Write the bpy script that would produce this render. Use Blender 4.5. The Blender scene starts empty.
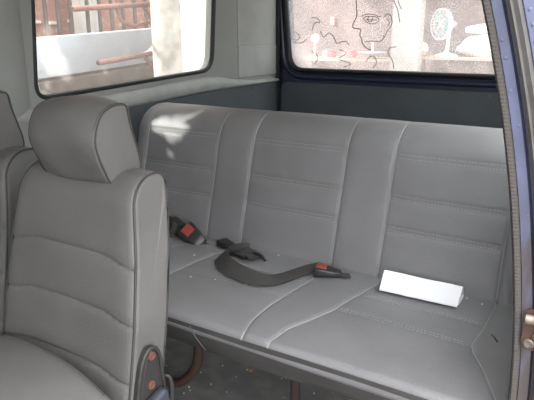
import bpy, bmesh, math, random
import numpy as np
from mathutils import Vector, Matrix
random.seed(7); rng = np.random.default_rng(7)
S = bpy.context.scene; COL = S.collection
PI = math.pi; R = math.radians

# ------------------------------------------------------------------ camera, sky, sun, exposure
cam_d = bpy.data.cameras.new('camera'); cam = bpy.data.objects.new('camera', cam_d); COL.objects.link(cam)
cam_d.sensor_width = 36.0; cam_d.sensor_fit = 'HORIZONTAL'; cam_d.lens = 560 / 534 * 36
cam_d.clip_start = 0.02; cam_d.clip_end = 200
cam.location = (0, 0, 0); cam.rotation_euler = (R(90 - 16.4), 0, R(31.2))
S.camera = cam

world = bpy.data.worlds.new('overcast_sky'); S.world = world; world.use_nodes = True
wn = world.node_tree; wn.nodes.clear()
wo = wn.nodes.new('ShaderNodeOutputWorld'); wb = wn.nodes.new('ShaderNodeBackground')
wb.inputs[0].default_value = (0.96, 0.975, 1.0, 1); wb.inputs[1].default_value = 1.25
wtc = wn.nodes.new('ShaderNodeTexCoord'); wsp = wn.nodes.new('ShaderNodeSeparateXYZ'); wn.links.new(wtc.outputs['Generated'], wsp.inputs[0])
wmr = wn.nodes.new('ShaderNodeMapRange'); wmr.inputs[1].default_value = 0.0; wmr.inputs[2].default_value = 1.0; wmr.inputs[3].default_value = 0.9; wmr.inputs[4].default_value = 2.4
wn.links.new(wsp.outputs['Z'], wmr.inputs[0])
# brighter sky patch added over the open door side to light the bench
wdt = wn.nodes.new('ShaderNodeVectorMath'); wdt.operation = 'DOT_PRODUCT'; wdt.inputs[1].default_value = Vector((0.35, -0.50, 0.80)).normalized(); wn.links.new(wtc.outputs['Generated'], wdt.inputs[0])
wm2 = wn.nodes.new('ShaderNodeMapRange'); wm2.interpolation_type = 'SMOOTHSTEP'; wm2.inputs[1].default_value = -0.1; wm2.inputs[2].default_value = 1.0; wm2.inputs[3].default_value = 1.1; wm2.inputs[4].default_value = 2.6
wn.links.new(wdt.outputs['Value'], wm2.inputs[0])
wml = wn.nodes.new('ShaderNodeMath'); wml.operation = 'MULTIPLY'; wn.links.new(wmr.outputs[0], wml.inputs[0]); wn.links.new(wm2.outputs[0], wml.inputs[1]); wn.links.new(wml.outputs[0], wb.inputs[1])
wn.links.new(wb.outputs[0], wo.inputs[0])

sun_d = bpy.data.lights.new('sun', 'SUN'); sun = bpy.data.objects.new('sun', sun_d); COL.objects.link(sun)
sun_d.energy = 6.5; sun_d.angle = R(0.53); sun_d.color = (1.0, 0.96, 0.9)
SUN_DIR = Vector((0.44, 0.285, -0.31)).normalized()
sun.rotation_euler = SUN_DIR.to_track_quat('-Z', 'Y').to_euler()

S.view_settings.view_transform = 'Standard'; S.view_settings.look = 'None'
S.view_settings.gamma = 1.0; S.view_settings.use_curve_mapping = False
S.view_settings.exposure = 1.0

# ------------------------------------------------------------------ materials
def mat(name, col, rough=0.5, metal=0.0, spec=0.5, bump=None, var=None, trans=None):
    """bump=(scale, strength, kind); var=(scale, other colour, lo, hi)"""
    m = bpy.data.materials.new(name); m.use_nodes = True
    nt = m.node_tree; b = nt.nodes['Principled BSDF']
    b.inputs['Base Color'].default_value = (*col, 1); b.inputs['Roughness'].default_value = rough
    b.inputs['Metallic'].default_value = metal; b.inputs['Specular IOR Level'].default_value = spec
    tc = nt.nodes.new('ShaderNodeTexCoord')
    if var:
        n = nt.nodes.new('ShaderNodeTexNoise'); n.inputs['Scale'].default_value = var[0]; n.inputs['Detail'].default_value = 6
        nt.links.new(tc.outputs['Object'], n.inputs['Vector'])
        r = nt.nodes.new('ShaderNodeMapRange'); r.inputs[1].default_value = var[2]; r.inputs[2].default_value = var[3]
        nt.links.new(n.outputs['Fac'], r.inputs[0])
        mx = nt.nodes.new('ShaderNodeMix'); mx.data_type = 'RGBA'
        mx.inputs[6].default_value = (*col, 1); mx.inputs[7].default_value = (*var[1], 1)
        nt.links.new(r.outputs[0], mx.inputs[0]); nt.links.new(mx.outputs[2], b.inputs['Base Color'])
    if bump:
        if bump[2] == 'voronoi':
            t = nt.nodes.new('ShaderNodeTexVoronoi'); out = t.outputs['Distance']
        else:
            t = nt.nodes.new('ShaderNodeTexNoise'); t.inputs['Detail'].default_value = 4; out = t.outputs['Fac']
        t.inputs['Scale'].default_value = bump[0]
        nt.links.new(tc.outputs['Object'], t.inputs['Vector'])
        bp = nt.nodes.new('ShaderNodeBump'); bp.inputs['Strength'].default_value = bump[1]; bp.inputs['Distance'].default_value = 0.002
        nt.links.new(out, bp.inputs['Height']); nt.links.new(bp.outputs[0], b.inputs['Normal'])
    return m

VINYL = mat('bench_vinyl', (0.195, 0.192, 0.198), 0.42, spec=0.4, bump=(420, 0.25, 'voronoi'), var=(7, (0.165, 0.162, 0.165), 0.35, 0.7))
SEATV = mat('seat_vinyl', (0.135, 0.131, 0.126), 0.46, spec=0.35, bump=(420, 0.25, 'voronoi'), var=(6, (0.113, 0.109, 0.104), 0.35, 0.7))
APRON = mat('apron_vinyl', (0.065, 0.063, 0.061), 0.6, spec=0.3, bump=(200, 0.2, 'noise'), var=(9, (0.052, 0.05, 0.049), 0.4, 0.65))
THREAD = mat('thread', (0.30, 0.30, 0.29), 0.7)
SEAM_HILITE = mat('seam_highlight', (0.27, 0.27, 0.27), 0.5)  # light grey stands in for the highlight along the bench seams
PIPE_D = mat('dark_piping', (0.045, 0.043, 0.042), 0.6)
TRIM = mat('grey_trim', (0.28, 0.285, 0.268), 0.55, spec=0.3, bump=(60, 0.08, 'noise'), var=(3, (0.25, 0.255, 0.24), 0.35, 0.7))
TRIMV = mat('grey_trim_vinyl', (0.38, 0.385, 0.365), 0.6, spec=0.3, bump=(90, 0.1, 'noise'), var=(8, (0.33, 0.335, 0.32), 0.35, 0.7))
SILL = mat('sill_paint', (0.36, 0.365, 0.345), 0.42, spec=0.4, var=(12, (0.30, 0.305, 0.29), 0.4, 0.7))
PANEL = mat('blue_grey_panel', (0.088, 0.098, 0.108), 0.6, spec=0.3, bump=(150, 0.1, 'noise'), var=(5, (0.074, 0.083, 0.091), 0.35, 0.7))
NAVY = mat('navy_paint', (0.018, 0.022, 0.048), 0.28, spec=0.5, var=(20, (0.03, 0.034, 0.06), 0.45, 0.75))
RUBBER = mat('black_rubber', (0.012, 0.013, 0.013), 0.5, spec=0.4)
HEADL = mat('headliner', (0.42, 0.42, 0.40), 0.9)
CARPET = mat('van_carpet', (0.13, 0.127, 0.125), 0.95, spec=0.1, bump=(300, 0.6, 'noise'), var=(14, (0.19, 0.18, 0.17), 0.45, 0.75))
RUST = mat('rusty_steel', (0.085, 0.045, 0.032), 0.8, spec=0.2, bump=(90, 0.4, 'noise'), var=(22, (0.07, 0.05, 0.042), 0.42, 0.62))
METALB = mat('black_painted_metal', (0.035, 0.033, 0.032), 0.5, spec=0.4, bump=(80, 0.2, 'noise'))
LEGM = mat('old_leg_steel', (0.06, 0.042, 0.036), 0.7, spec=0.2, bump=(90, 0.3, 'noise'))
BLACKP = mat('black_plastic', (0.020, 0.020, 0.020), 0.38, spec=0.5, bump=(120, 0.1, 'noise'))
WEB = mat('belt_webbing', (0.050, 0.048, 0.046), 0.75, spec=0.2, bump=(500, 0.4, 'noise'))
REDB = mat('red_button', (0.25, 0.045, 0.032), 0.45)
PAPER = mat('white_paper', (0.86, 0.86, 0.88), 0.7, spec=0.2)
SPECK = mat('pale_speck', (0.75, 0.74, 0.70), 0.8)
LEAFB = mat('brown_crumb', (0.30, 0.17, 0.07), 0.8)
CHROME = mat('worn_chrome', (0.20, 0.18, 0.16), 0.55, metal=0.5, var=(60, (0.14, 0.09, 0.06), 0.45, 0.65))
JAMB = mat('periwinkle_jamb_paint', (0.135, 0.148, 0.24), 0.35, spec=0.5, var=(9, (0.10, 0.108, 0.17), 0.4, 0.7))
# the jamb paint is worn to rust and primer lower down
nt = JAMB.node_tree; b = nt.nodes['Principled BSDF']; src = b.inputs['Base Color'].links[0].from_socket
tc = nt.nodes.new('ShaderNodeTexCoord'); sp = nt.nodes.new('ShaderNodeSeparateXYZ'); nt.links.new(tc.outputs['Object'], sp.inputs[0])
mr = nt.nodes.new('ShaderNodeMapRange'); mr.inputs[1].default_value = -0.20; mr.inputs[2].default_value = -0.34
nt.links.new(sp.outputs['Z'], mr.inputs[0])
mpp = nt.nodes.new('ShaderNodeMapping'); mpp.inputs['Scale'].default_value = (60, 60, 12); nt.links.new(tc.outputs['Object'], mpp.inputs[0])
nz = nt.nodes.new('ShaderNodeTexNoise'); nz.inputs['Scale'].default_value = 1.0; nz.inputs['Detail'].default_value = 5; nt.links.new(mpp.outputs[0], nz.inputs['Vector'])
r2 = nt.nodes.new('ShaderNodeMapRange'); r2.inputs[1].default_value = 0.30; r2.inputs[2].default_value = 0.54; nt.links.new(nz.outputs['Fac'], r2.inputs[0])
ml = nt.nodes.new('ShaderNodeMath'); ml.operation = 'MULTIPLY'; nt.links.new(mr.outputs[0], ml.inputs[0]); nt.links.new(r2.outputs[0], ml.inputs[1])
mx = nt.nodes.new('ShaderNodeMix'); mx.data_type = 'RGBA'; nt.links.new(ml.outputs[0], mx.inputs[0]); nt.links.new(src, mx.inputs[6])
mx.inputs[7].default_value = (0.085, 0.072, 0.072, 1); nt.links.new(mx.outputs[2], b.inputs['Base Color'])

WSTRIP = mat('textile_weatherstrip', (0.085, 0.078, 0.073), 0.85, spec=0.15)
nt = WSTRIP.node_tree; b = nt.nodes['Principled BSDF']
tc = nt.nodes.new('ShaderNodeTexCoord'); wv = nt.nodes.new('ShaderNodeTexWave'); wv.bands_direction = 'Z'; wv.inputs['Scale'].default_value = 55; wv.inputs['Distortion'].default_value = 1.0
nt.links.new(tc.outputs['Object'], wv.inputs['Vector'])
bp = nt.nodes.new('ShaderNodeBump'); bp.inputs['Strength'].default_value = 0.35; bp.inputs['Distance'].default_value = 0.0015
nt.links.new(wv.outputs['Fac'], bp.inputs['Height']); nt.links.new(bp.outputs[0], b.inputs['Normal'])
SEAL2 = mat('grey_rubber_seal', (0.085, 0.08, 0.076), 0.55, spec=0.3, var=(30, (0.06, 0.057, 0.054), 0.4, 0.65))

def glass(name, haze_lo, haze_hi, nscale, speck_scale=None, dust=(0.9, 0.87, 0.84), rim=None):
    """Dusty pane: clear where clean, a translucent dust film on it."""
    m = bpy.data.materials.new(name); m.use_nodes = True; nt = m.node_tree; nt.nodes.clear()
    o = nt.nodes.new('ShaderNodeOutputMaterial')
    tr = nt.nodes.new('ShaderNodeBsdfTransparent'); tr.inputs[0].default_value = (0.93, 0.95, 0.94, 1)
    gl = nt.nodes.new('ShaderNodeBsdfGlossy'); gl.inputs['Roughness'].default_value = 0.03
    fr = nt.nodes.new('ShaderNodeFresnel'); fr.inputs[0].default_value = 1.35
    geo = nt.nodes.new('ShaderNodeNewGeometry'); ff = nt.nodes.new('ShaderNodeMath'); ff.operation = 'SUBTRACT'; ff.inputs[0].default_value = 1.0; nt.links.new(geo.outputs['Backfacing'], ff.inputs[1])
    fm = nt.nodes.new('ShaderNodeMath'); fm.operation = 'MULTIPLY'; nt.links.new(ff.outputs[0], fm.inputs[0]); nt.links.new(fr.outputs[0], fm.inputs[1])   # the outer face reflects once, no total reflection inside
    cl = nt.nodes.new('ShaderNodeMixShader'); nt.links.new(fm.outputs[0], cl.inputs[0]); nt.links.new(tr.outputs[0], cl.inputs[1]); nt.links.new(gl.outputs[0], cl.inputs[2])
    tl = nt.nodes.new('ShaderNodeBsdfTranslucent'); tl.inputs[0].default_value = (*dust, 1)
    df = nt.nodes.new('ShaderNodeBsdfDiffuse'); df.inputs[0].default_value = (*dust, 1)
    dm = nt.nodes.new('ShaderNodeMixShader'); dm.inputs[0].default_value = 0.3; nt.links.new(tl.outputs[0], dm.inputs[1]); nt.links.new(df.outputs[0], dm.inputs[2])
    tc = nt.nodes.new('ShaderNodeTexCoord')
    n = nt.nodes.new('ShaderNodeTexNoise'); n.inputs['Scale'].default_value = nscale; n.inputs['Detail'].default_value = 8; n.inputs['Roughness'].default_value = 0.65
    nt.links.new(tc.outputs['Object'], n.inputs['Vector'])
    r = nt.nodes.new('ShaderNodeMapRange'); r.inputs[1].default_value = 0.3; r.inputs[2].default_value = 0.7; r.inputs[3].default_value = haze_lo; r.inputs[4].default_value = haze_hi
    nt.links.new(n.outputs['Fac'], r.inputs[0]); fac = r.outputs[0]
    if speck_scale:
        n2 = nt.nodes.new('ShaderNodeTexNoise'); n2.inputs['Scale'].default_value = speck_scale; n2.inputs['Detail'].default_value = 2
        nt.links.new(tc.outputs['Object'], n2.inputs['Vector'])
        r3 = nt.nodes.new('ShaderNodeMapRange'); r3.inputs[1].default_value = 0.35; r3.inputs[2].default_value = 0.72; r3.inputs[3].default_value = -0.10; r3.inputs[4].default_value = 0.15
        nt.links.new(n2.outputs['Fac'], r3.inputs[0])
        ad = nt.nodes.new('ShaderNodeMath'); ad.operation = 'ADD'; ad.use_clamp = True; nt.links.new(fac, ad.inputs[0]); nt.links.new(r3.outputs[0], ad.inputs[1]); fac = ad.outputs[0]
    if rim:      # thick dirt collected in the lower left corner: (x, z, radius)
        sp = nt.nodes.new('ShaderNodeVectorMath'); sp.operation = 'DISTANCE'; sp.inputs[1].default_value = rim[0]
        nt.links.new(tc.outputs['Object'], sp.inputs[0])
        r4 = nt.nodes.new('ShaderNodeMapRange'); r4.inputs[1].default_value = rim[1]; r4.inputs[2].default_value = rim[2]; r4.inputs[3].default_value = 0.9; r4.inputs[4].default_value = 0
        nt.links.new(sp.outputs['Value'], r4.inputs[0])
        ad = nt.nodes.new('ShaderNodeMath'); ad.operation = 'ADD'; ad.use_clamp = True; nt.links.new(fac, ad.inputs[0]); nt.links.new(r4.outputs[0], ad.inputs[1]); fac = ad.outputs[0]
    fin = nt.nodes.new('ShaderNodeMixShader'); nt.links.new(fac, fin.inputs[0]); nt.links.new(cl.outputs[0], fin.inputs[1]); nt.links.new(dm.outputs[0], fin.inputs[2])
    nt.links.new(fin.outputs[0], o.inputs[0])
    return m
GLASS_L = glass('side_glass', 0.12, 0.24, 6, dust=(0.6, 0.58, 0.56))
GLASS_R = glass('dusty_rear_glass', 0.14, 0.32, 9, 150, dust=(0.74, 0.70, 0.68), rim=((-1.52, 2.77, -0.17), 0.02, 0.15))

# ------------------------------------------------------------------ mesh helpers
def link(name, bm, m, parent=None, smooth=True):
    bmesh.ops.recalc_face_normals(bm, faces=bm.faces)
    me = bpy.data.meshes.new(name); bm.to_mesh(me); bm.free()
    if smooth:
        for p in me.polygons: p.use_smooth = True
        try: me.set_sharp_from_angle(angle=R(45))
        except Exception: pass
    ms = m if isinstance(m, (list, tuple)) else [m]
    for k in ms: me.materials.append(k)
    o = bpy.data.objects.new(name, me); COL.objects.link(o)
    if parent:
        o.parent = parent; o.matrix_parent_inverse = Matrix.Translation(-Vector(parent.location)) if parent.type == 'EMPTY' else Matrix.Identity(4)
    return o
def thing(name, label, cat, loc, group=None):
    o = bpy.data.objects.new(name, None); COL.objects.link(o); o.location = loc; o.empty_display_size = 0.1
    return tag(o, label, cat, group)
def tag(o, label, cat, group=None, kind=None):
    o['label'] = label; o['category'] = cat
    if group: o['group'] = group
    if kind: o['kind'] = kind
    return o
def struct(o): o['kind'] = 'structure'; return o
def box(bm, lo, hi, bevel=0.0, rot=None, seg=2):
    lo = Vector(lo); hi = Vector(hi); c = (lo + hi) / 2; d = hi - lo
    t = bmesh.new(); bmesh.ops.create_cube(t, size=1)
    for v in t.verts: v.co = Vector((v.co.x * d.x, v.co.y * d.y, v.co.z * d.z))
    if bevel: bmesh.ops.bevel(t, geom=t.edges[:], offset=bevel, segments=seg, affect='EDGES', profile=0.6)
    M = Matrix.Translation(c) @ (rot.to_4x4() if rot else Matrix.Identity(4))
    for v in t.verts: v.co = M @ v.co
    me = bpy.data.meshes.new('t'); t.to_mesh(me); t.free(); bm.from_mesh(me); bpy.data.meshes.remove(me)
def catmull(pts, n, closed=False):
    P = [Vector(p) for p in pts]; out = []; m = len(P); segs = m if closed else m - 1
    for i in range(segs):
        g = (lambda k: P[k % m]) if closed else (lambda k: P[min(max(k, 0), m - 1)])
        a, b, c, d = g(i - 1), g(i), g(i + 1), g(i + 2)
        for j in range(n):
            t = j / n
            out.append(0.5 * ((2 * b) + (c - a) * t + (2 * a - 5 * b + 4 * c - d) * t * t + (3 * b - a - 3 * c + d) * t ** 3))
    if not closed: out.append(P[-1].copy())
    return out
def tube(bm, pts, r, k=10, closed=False, caps=True):
    pts = [Vector(p) for p in pts]; n = len(pts); rings = []; up = None
    for i, p in enumerate(pts):
        if closed: t = pts[(i + 1) % n] - pts[i - 1]
        else: t = pts[min(i + 1, n - 1)] - pts[max(i - 1, 0)]
        t.normalize()
        if up is None: up = t.orthogonal().normalized()
        up = (up - t * up.dot(t)).normalized(); s = t.cross(up)
        rr = r[i] if isinstance(r, (list, tuple)) else r
        rings.append([bm.verts.new(p + (up * math.cos(a) + s * math.sin(a)) * rr) for a in [2 * PI * j / k for j in range(k)]])
    for i in range(n if closed else n - 1):
        A, B = rings[i], rings[(i + 1) % n]
        for j in range(k): bm.faces.new((A[j], A[(j + 1) % k], B[(j + 1) % k], B[j]))
    if caps and not closed: bm.faces.new(rings[0][::-1]); bm.faces.new(rings[-1])
def ribbon(bm, pts, wdirs, w, t):
    """strap: centreline pts, width direction per point, width, thickness"""
    n = len(pts); rings = []
    for i in range(n):
        p = Vector(pts[i]); tt = (Vector(pts[min(i + 1, n - 1)]) - Vector(pts[max(i - 1, 0)])).normalized()
        wd = Vector(wdirs[i]); wd = (wd - tt * wd.dot(tt)).normalized(); nn = tt.cross(wd)
        rings.append([bm.verts.new(p + wd * a * w / 2 + nn * b_ * t / 2) for a, b_ in ((-1, -1), (-.8, -1.3), (.8, -1.3), (1, -1), (1, 1), (.8, 1.3), (-.8, 1.3), (-1, 1))])
    for i in range(n - 1):
        for j in range(8): bm.faces.new((rings[i][j], rings[i][(j + 1) % 8], rings[i + 1][(j + 1) % 8], rings[i + 1][j]))
    bm.faces.new(rings[0][::-1]); bm.faces.new(rings[-1])
def lathe(bm, prof, M=Matrix.Identity(4), k=24):
    rings = []
    for r, z in prof: rings.append([bm.verts.new(M @ Vector((r * math.cos(2 * PI * j / k), r * math.sin(2 * PI * j / k), z))) for j in range(k)])
    for a, b_ in zip(rings, rings[1:]):
        for j in range(k): bm.faces.new((a[j], a[(j + 1) % k], b_[(j + 1) % k], b_[j]))
    bm.faces.new(rings[0][::-1]); bm.faces.new(rings[-1])
def prism(bm, poly, d):
    """poly: 3-D loop, extruded by vector d"""
    A = [bm.verts.new(Vector(p)) for p in poly]; B = [bm.verts.new(Vector(p) + Vector(d)) for p in poly]; n = len(A)
    bm.faces.new(A[::-1]); bm.faces.new(B)
    for j in range(n): bm.faces.new((A[j], A[(j + 1) % n], B[(j + 1) % n], B[j]))
def resample(pts, step):
    """closed 2-D loop resampled at even arc length"""
    p = np.array(pts, float); q = np.vstack([p, p[:1]]); L = np.r_[0, np.cumsum(np.hypot(*np.diff(q, axis=0).T))]
    n = max(12, int(L[-1] / step)); s = np.linspace(0, L[-1], n, endpoint=False)
    return np.c_[np.interp(s, L, q[:, 0]), np.interp(s, L, q[:, 1])]
def rrect(y0, y1, z0, z1, r, n=8):
    """rounded rectangle, r = radii of (y0z1, y1z1, y1z0, y0z0)"""
    out = []
    for (cy, cz, rr, a0) in ((y0, z1, r[0], 180), (y1, z1, r[1], 90), (y1, z0, r[2], 0), (y0, z0, r[3], -90)):
        sy = 1 if cy == y0 else -1; sz = 1 if cz == z0 else -1
        ox, oz = cy + sy * rr, cz + sz * rr
        for i in range(n + 1):
            a = R(a0 - 90 * i / n); out.append((ox + rr * math.cos(a), oz + rr * math.sin(a)))
    return out
def pad(name, prof, x0, x1, nx, rend, m, parent=None, disp=None, xf=None, step=0.008, mv=None):
    """upholstered block: (y,z) profile lofted along x, edges rounded by rend, disp(x,y,z,ny,nz)->offset along the normal"""
    P = resample(prof, step); n = len(P)
    T = np.roll(P, -1, 0) - np.roll(P, 1, 0); T /= np.linalg.norm(T, axis=1)[:, None]
    area = np.sum(P[:, 0] * np.roll(P[:, 1], -1) - np.roll(P[:, 0], -1) * P[:, 1])
    N = np.c_[T[:, 1], -T[:, 0]] * (1 if area > 0 else -1)
    k = 6; st = []
    for i in range(k): a = PI / 2 * i / k; st.append((x0 + rend * (1 - math.sin(a)) * 1.0, rend * (1 - math.cos(a)))) if False else st.append((x0 + rend * (1 - math.cos(a)), rend * (1 - math.sin(a))))
    for i in range(nx + 1): st.append((x0 + rend + (x1 - x0 - 2 * rend) * i / nx, 0))
    for i in range(k): a = PI / 2 * (1 - (i + 1) / k); st.append((x1 - rend * (1 - math.cos(a)), rend * (1 - math.sin(a))))
    rows = []
    for x, ins in st:
        Q = P - N * ins
        X = np.full(n, x); d = disp(X, Q[:, 0], Q[:, 1], N[:, 0], N[:, 1]) if disp else 0
        if ins > 0: d = d * (1 - ins / rend)
        Q = Q + N * np.broadcast_to(d, (n,))[:, None]
        if xf: X = xf(X, Q[:, 0], Q[:, 1])
        rows.append(np.c_[X, Q])
    V = np.array(rows)
    if mv: V = mv(V)
    bm = bmesh.new(); G = [[bm.verts.new(p) for p in row] for row in V.tolist()]
    for a, b_ in zip(G, G[1:]):
        for j in range(n): bm.faces.new((a[j], a[(j + 1) % n], b_[(j + 1) % n], b_[j]))
    for row in (G[0], G[-1]):
        c = bm.verts.new(sum((v.co for v in row), Vector()) / n)
        for j in range(n): bm.faces.new((row[j], row[(j + 1) % n], c))
    return link(name, bm, m, parent)
def G(d, w): return np.exp(-(d / w) ** 2)

# ------------------------------------------------------------------ van shell
FL = -1.12; WX = -1.60; TY = 2.76; RZ = 0.42
def rounded_quad(c, rads, n=8):
    """2-D polygon corners with rounded corners"""
    out = []; m = len(c)
    for i in range(m):
        p = Vector(c[i]); a = (Vector(c[i - 1]) - p).normalized(); b_ = (Vector(c[(i + 1) % m]) - p).normalized(); r = rads[i]
        A = p + a * r; B = p + b_ * r
        for k in range(n + 1):
            t = k / n; out.append((A * (1 - t) ** 2 + p * (2 * t * (1 - t)) + B * t * t))
    return out
def offset_loop(L, d):
    n = len(L); ar = sum(L[i].x * L[(i + 1) % n].y - L[(i + 1) % n].x * L[i].y for i in range(n)); s = 1 if ar > 0 else -1; out = []
    for i in range(n):
        j = 1
        t = (L[(i + j) % n] - L[i - j]);
        t.normalize(); out.append(L[i] + Vector((t.y, -t.x)) * d * s)
    return out
def ring_plate(bm, inner, rect, to3, t0, t1, sub=1):
    """plate with a hole: inner 2-D loop, outer rect (u0,u1,v0,v1), to3(u,v,depth)"""
    n = len(inner); cu = sum(p.x for p in inner) / n; cv = sum(p.y for p in inner) / n
    u0, u1, v0, v1 = rect; outer = []
    for p in inner:
        du, dv = p.x - cu, p.y - cv; k = 1e9
        if du > 1e-9: k = min(k, (u1 - cu) / du)
        if du < -1e-9: k = min(k, (u0 - cu) / du)
        if dv > 1e-9: k = min(k, (v1 - cv) / dv)
        if dv < -1e-9: k = min(k, (v0 - cv) / dv)
        outer.append(Vector((cu + du * k, cv + dv * k)))
    for (cu_, cv_) in ((u0, v0), (u1, v0), (u1, v1), (u0, v1)):      # snap the nearest sample to each corner
        i = min(range(n), key=lambda q: (outer[q] - Vector((cu_, cv_))).length); outer[i] = Vector((cu_, cv_))
    L = [[bm.verts.new(to3(p.x, p.y, t)) for p in lp] for lp, t in ((inner, t0), (outer, t0), (outer, t1), (inner, t1))]
    for a, b_ in ((0, 1), (1, 2), (2, 3), (3, 0)):
        for j in range(n): bm.faces.new((L[a][j], L[a][(j + 1) % n], L[b_][(j + 1) % n], L[b_][j]))
def seal(name, loop, to3, r, m, parent, depth=0.0, flat=1.0):
    bm = bmesh.new(); tube(bm, [to3(p.x, p.y, depth) for p in loop], r, 8, closed=True); return link(name, bm, m, parent)

# left wall with its side window
SW = rounded_quad([(1.185, -0.207), (2.16, -0.160), (2.21, 0.335), (1.235, 0.335)], [0.06, 0.085, 0.09, 0.08])
toL = lambda u, v, d: Vector((WX - d, u, v))
bm = bmesh.new(); ring_plate(bm, SW, (0.98, TY + 0.05, FL - 0.02, RZ), toL, 0.0, 0.055)
box(bm, (WX - 0.055, -1.0, FL - 0.02), (WX, 0.98, RZ))
wall_left = struct(link('wall_left', bm, TRIM))
w1 = bmesh.new(); prism(w1, [toL(p.x, p.y, 0.020) for p in offset_loop(SW, 0.004)], (-0.004, 0, 0))
win1 = struct(link('window_1', w1, GLASS_L))
seal('window_seal', offset_loop(SW, -0.004), toL, 0.011, RUBBER, win1, 0.008)
# window sill roll and the pillar trim
bm = bmesh.new(); rows = []
for y, zt, zb in ((1.0, -0.222, -0.276), (1.2, -0.222, -0.274), (1.6, -0.205, -0.268), (1.85, -0.192, -0.258), (2.1, -0.180, -0.250), (2.2, -0.184, -0.249), (2.32, -0.208, -0.248), (2.5, -0.222, -0.246), (TY - 0.03, -0.226, -0.244)):
    h = zt - zb; rows.append([bm.verts.new((WX + dx, y, zb + h * f)) for dx, f in ((-0.02, 1), (0.004, 0.98), (0.016, 0.86), (0.023, 0.66), (0.026, 0.42), (0.024, 0.2), (0.018, 0.05), (0.010, 0), (-0.02, 0))])
for a, b_ in zip(rows, rows[1:]):
    for j in range(9): bm.faces.new((a[j], a[(j + 1) % 9], b_[(j + 1) % 9], b_[j]))
bm.faces.new(rows[0][::-1]); bm.faces.new(rows[-1])
struct(link('trim_1', bm, SILL))
bm = bmesh.new()       # rounded B pillar cover left of the side window
pl = [(WX + 0.002, 1.165), (WX + 0.012, 1.150), (WX + 0.022, 1.125), (WX + 0.026, 1.09), (WX + 0.018, 1.05), (WX + 0.014, 0.96), (WX - 0.01, 0.94), (WX - 0.01, 1.165)]
prism(bm, [(x, y, FL) for x, y in pl], (0.0, 0.0, RZ - FL - 0.02)); struct(link('trim_2', bm, TRIM))
bm = bmesh.new()       # padded vinyl on the rear pillar, two panels
for (z0, z1, th) in ((-0.205, -0.050, 0.007), (-0.0510, 0.38, 0.004)):
    box(bm, (WX - 0.004, 2.36 + 0.01 * random.random(), z0), (WX + th, 2.735, z1), 0.004, seg=3)
struct(link('trim_3', bm, TRIMV))
bm = bmesh.new()       # dark luggage side panel below the sill
pp = [(1.02, FL + 0.01), (TY - 0.03, FL + 0.01), (TY - 0.03, -0.243), (2.2, -0.249), (1.75, -0.262), (1.02, -0.272)]
prism(bm, [(WX + 0.012, y, z) for y, z in pp], (-0.014, 0, 0)); sidep = struct(link('trim_4', bm, PANEL, smooth=False))
for y in (1.42, 2.09, 2.482):
    bm = bmesh.new(); lathe(bm, [(0.007, 0), (0.006, 0.003), (0.002, 0.004)], Matrix.Translation((WX + 0.012, y, -0.262 if y > 2 else -0.285)) @ Matrix.Rotation(PI / 2, 4, 'Y'), 10); link('screw', bm, CHROME, sidep)

# tailgate: navy steel frame, rubber seal, dusty glass, dark trim panel
toT = lambda u, v, d: Vector((u, TY + d - 0.10 * max(0, v + 0.2) * 0.0, v))
TW = rounded_quad([(-1.513, -0.172), (-0.16, -0.172), (-0.24, 0.35), (-1.562, 0.35)], [0.075, 0.08, 0.08, 0.08])
bm = bmesh.new(); ring_plate(bm, TW, (-1.60, -0.06, -0.55, RZ), toT, 0.0, 0.06)
box(bm, (-1.60, TY, FL - 0.02), (-0.06, TY + 0.06, -0.55))
tail = struct(link('door_1', bm, NAVY))
bm = bmesh.new(); tube(bm, [toT(p.x, p.y, 0.004) for p in offset_loop(TW, 0.045)], 0.016, 10, closed=True); link('pressed_rib', bm, NAVY, tail)
w2 = bmesh.new(); prism(w2, [toT(p.x, p.y, 0.012) for p in offset_loop(TW, 0.004)], (0, 0.004, 0))
win2 = struct(link('window_2', w2, GLASS_R))
bm = bmesh.new(); tube(bm, [toT(p.x, p.y, -0.002) for p in offset_loop(TW, 0.011)], 0.014, 8, closed=True); link('window_seal', bm, RUBBER, win2)
bm = bmesh.new()
tp = rounded_quad([(-1.575, -1.05), (-0.10, -1.05), (-0.10, -0.254), (-1.575, -0.248)], [0.03, 0.03, 0.05, 0.05])
prism(bm, [(p.x, TY - 0.012, p.y) for p in tp], (0, 0.02, 0)); tpan = link('trim_panel', bm, PANEL, tail)
for x in (-1.05, -0.66, -0.47):
    bm = bmesh.new(); lathe(bm, [(0.007, 0), (0.005, 0.003)], Matrix.Translation((x, TY - 0.012, -0.268)) @ Matrix.Rotation(PI / 2, 4, 'X'), 10); link('screw', bm, CHROME, tpan)
bm = bmesh.new()      # body frame seal between left wall and tailgate
tube(bm, [(WX + 0.012, TY - 0.022, FL + 0.02), (WX + 0.012, TY - 0.022, RZ - 0.02)], 0.013, 8); struct(link('trim_5', bm, RUBBER))

# front bulkhead with windscreen opening, closed front door on the near side
bm = bmesh.new(); box(bm, (WX, -0.98, FL - 0.02), (-0.02, -0.93, -0.10)); box(bm, (WX, -0.98, 0.30), (-0.02, -0.93, RZ + 0.04)); box(bm, (-0.10, -0.98, -0.10), (-0.02, -0.93, 0.30)); struct(link('wall_front', bm, TRIM))
bm = bmesh.new(); box(bm, (WX + 0.03, -0.93, -0.75), (-0.12, -0.62, -0.16), 0.06); tag(link('dashboard', bm, BLACKP), 'black dashboard at the front of the van', 'dashboard')
bm = bmesh.new(); box(bm, (-0.075, -0.93, FL - 0.02), (-0.02, -0.16, -0.12), 0.01); box(bm, (-0.13, -0.24, -0.13), (-0.08, -0.16, RZ), 0.01, Matrix.Rotation(R(-14), 3, 'Y')); struct(link('door_2', bm, NAVY))
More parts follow.
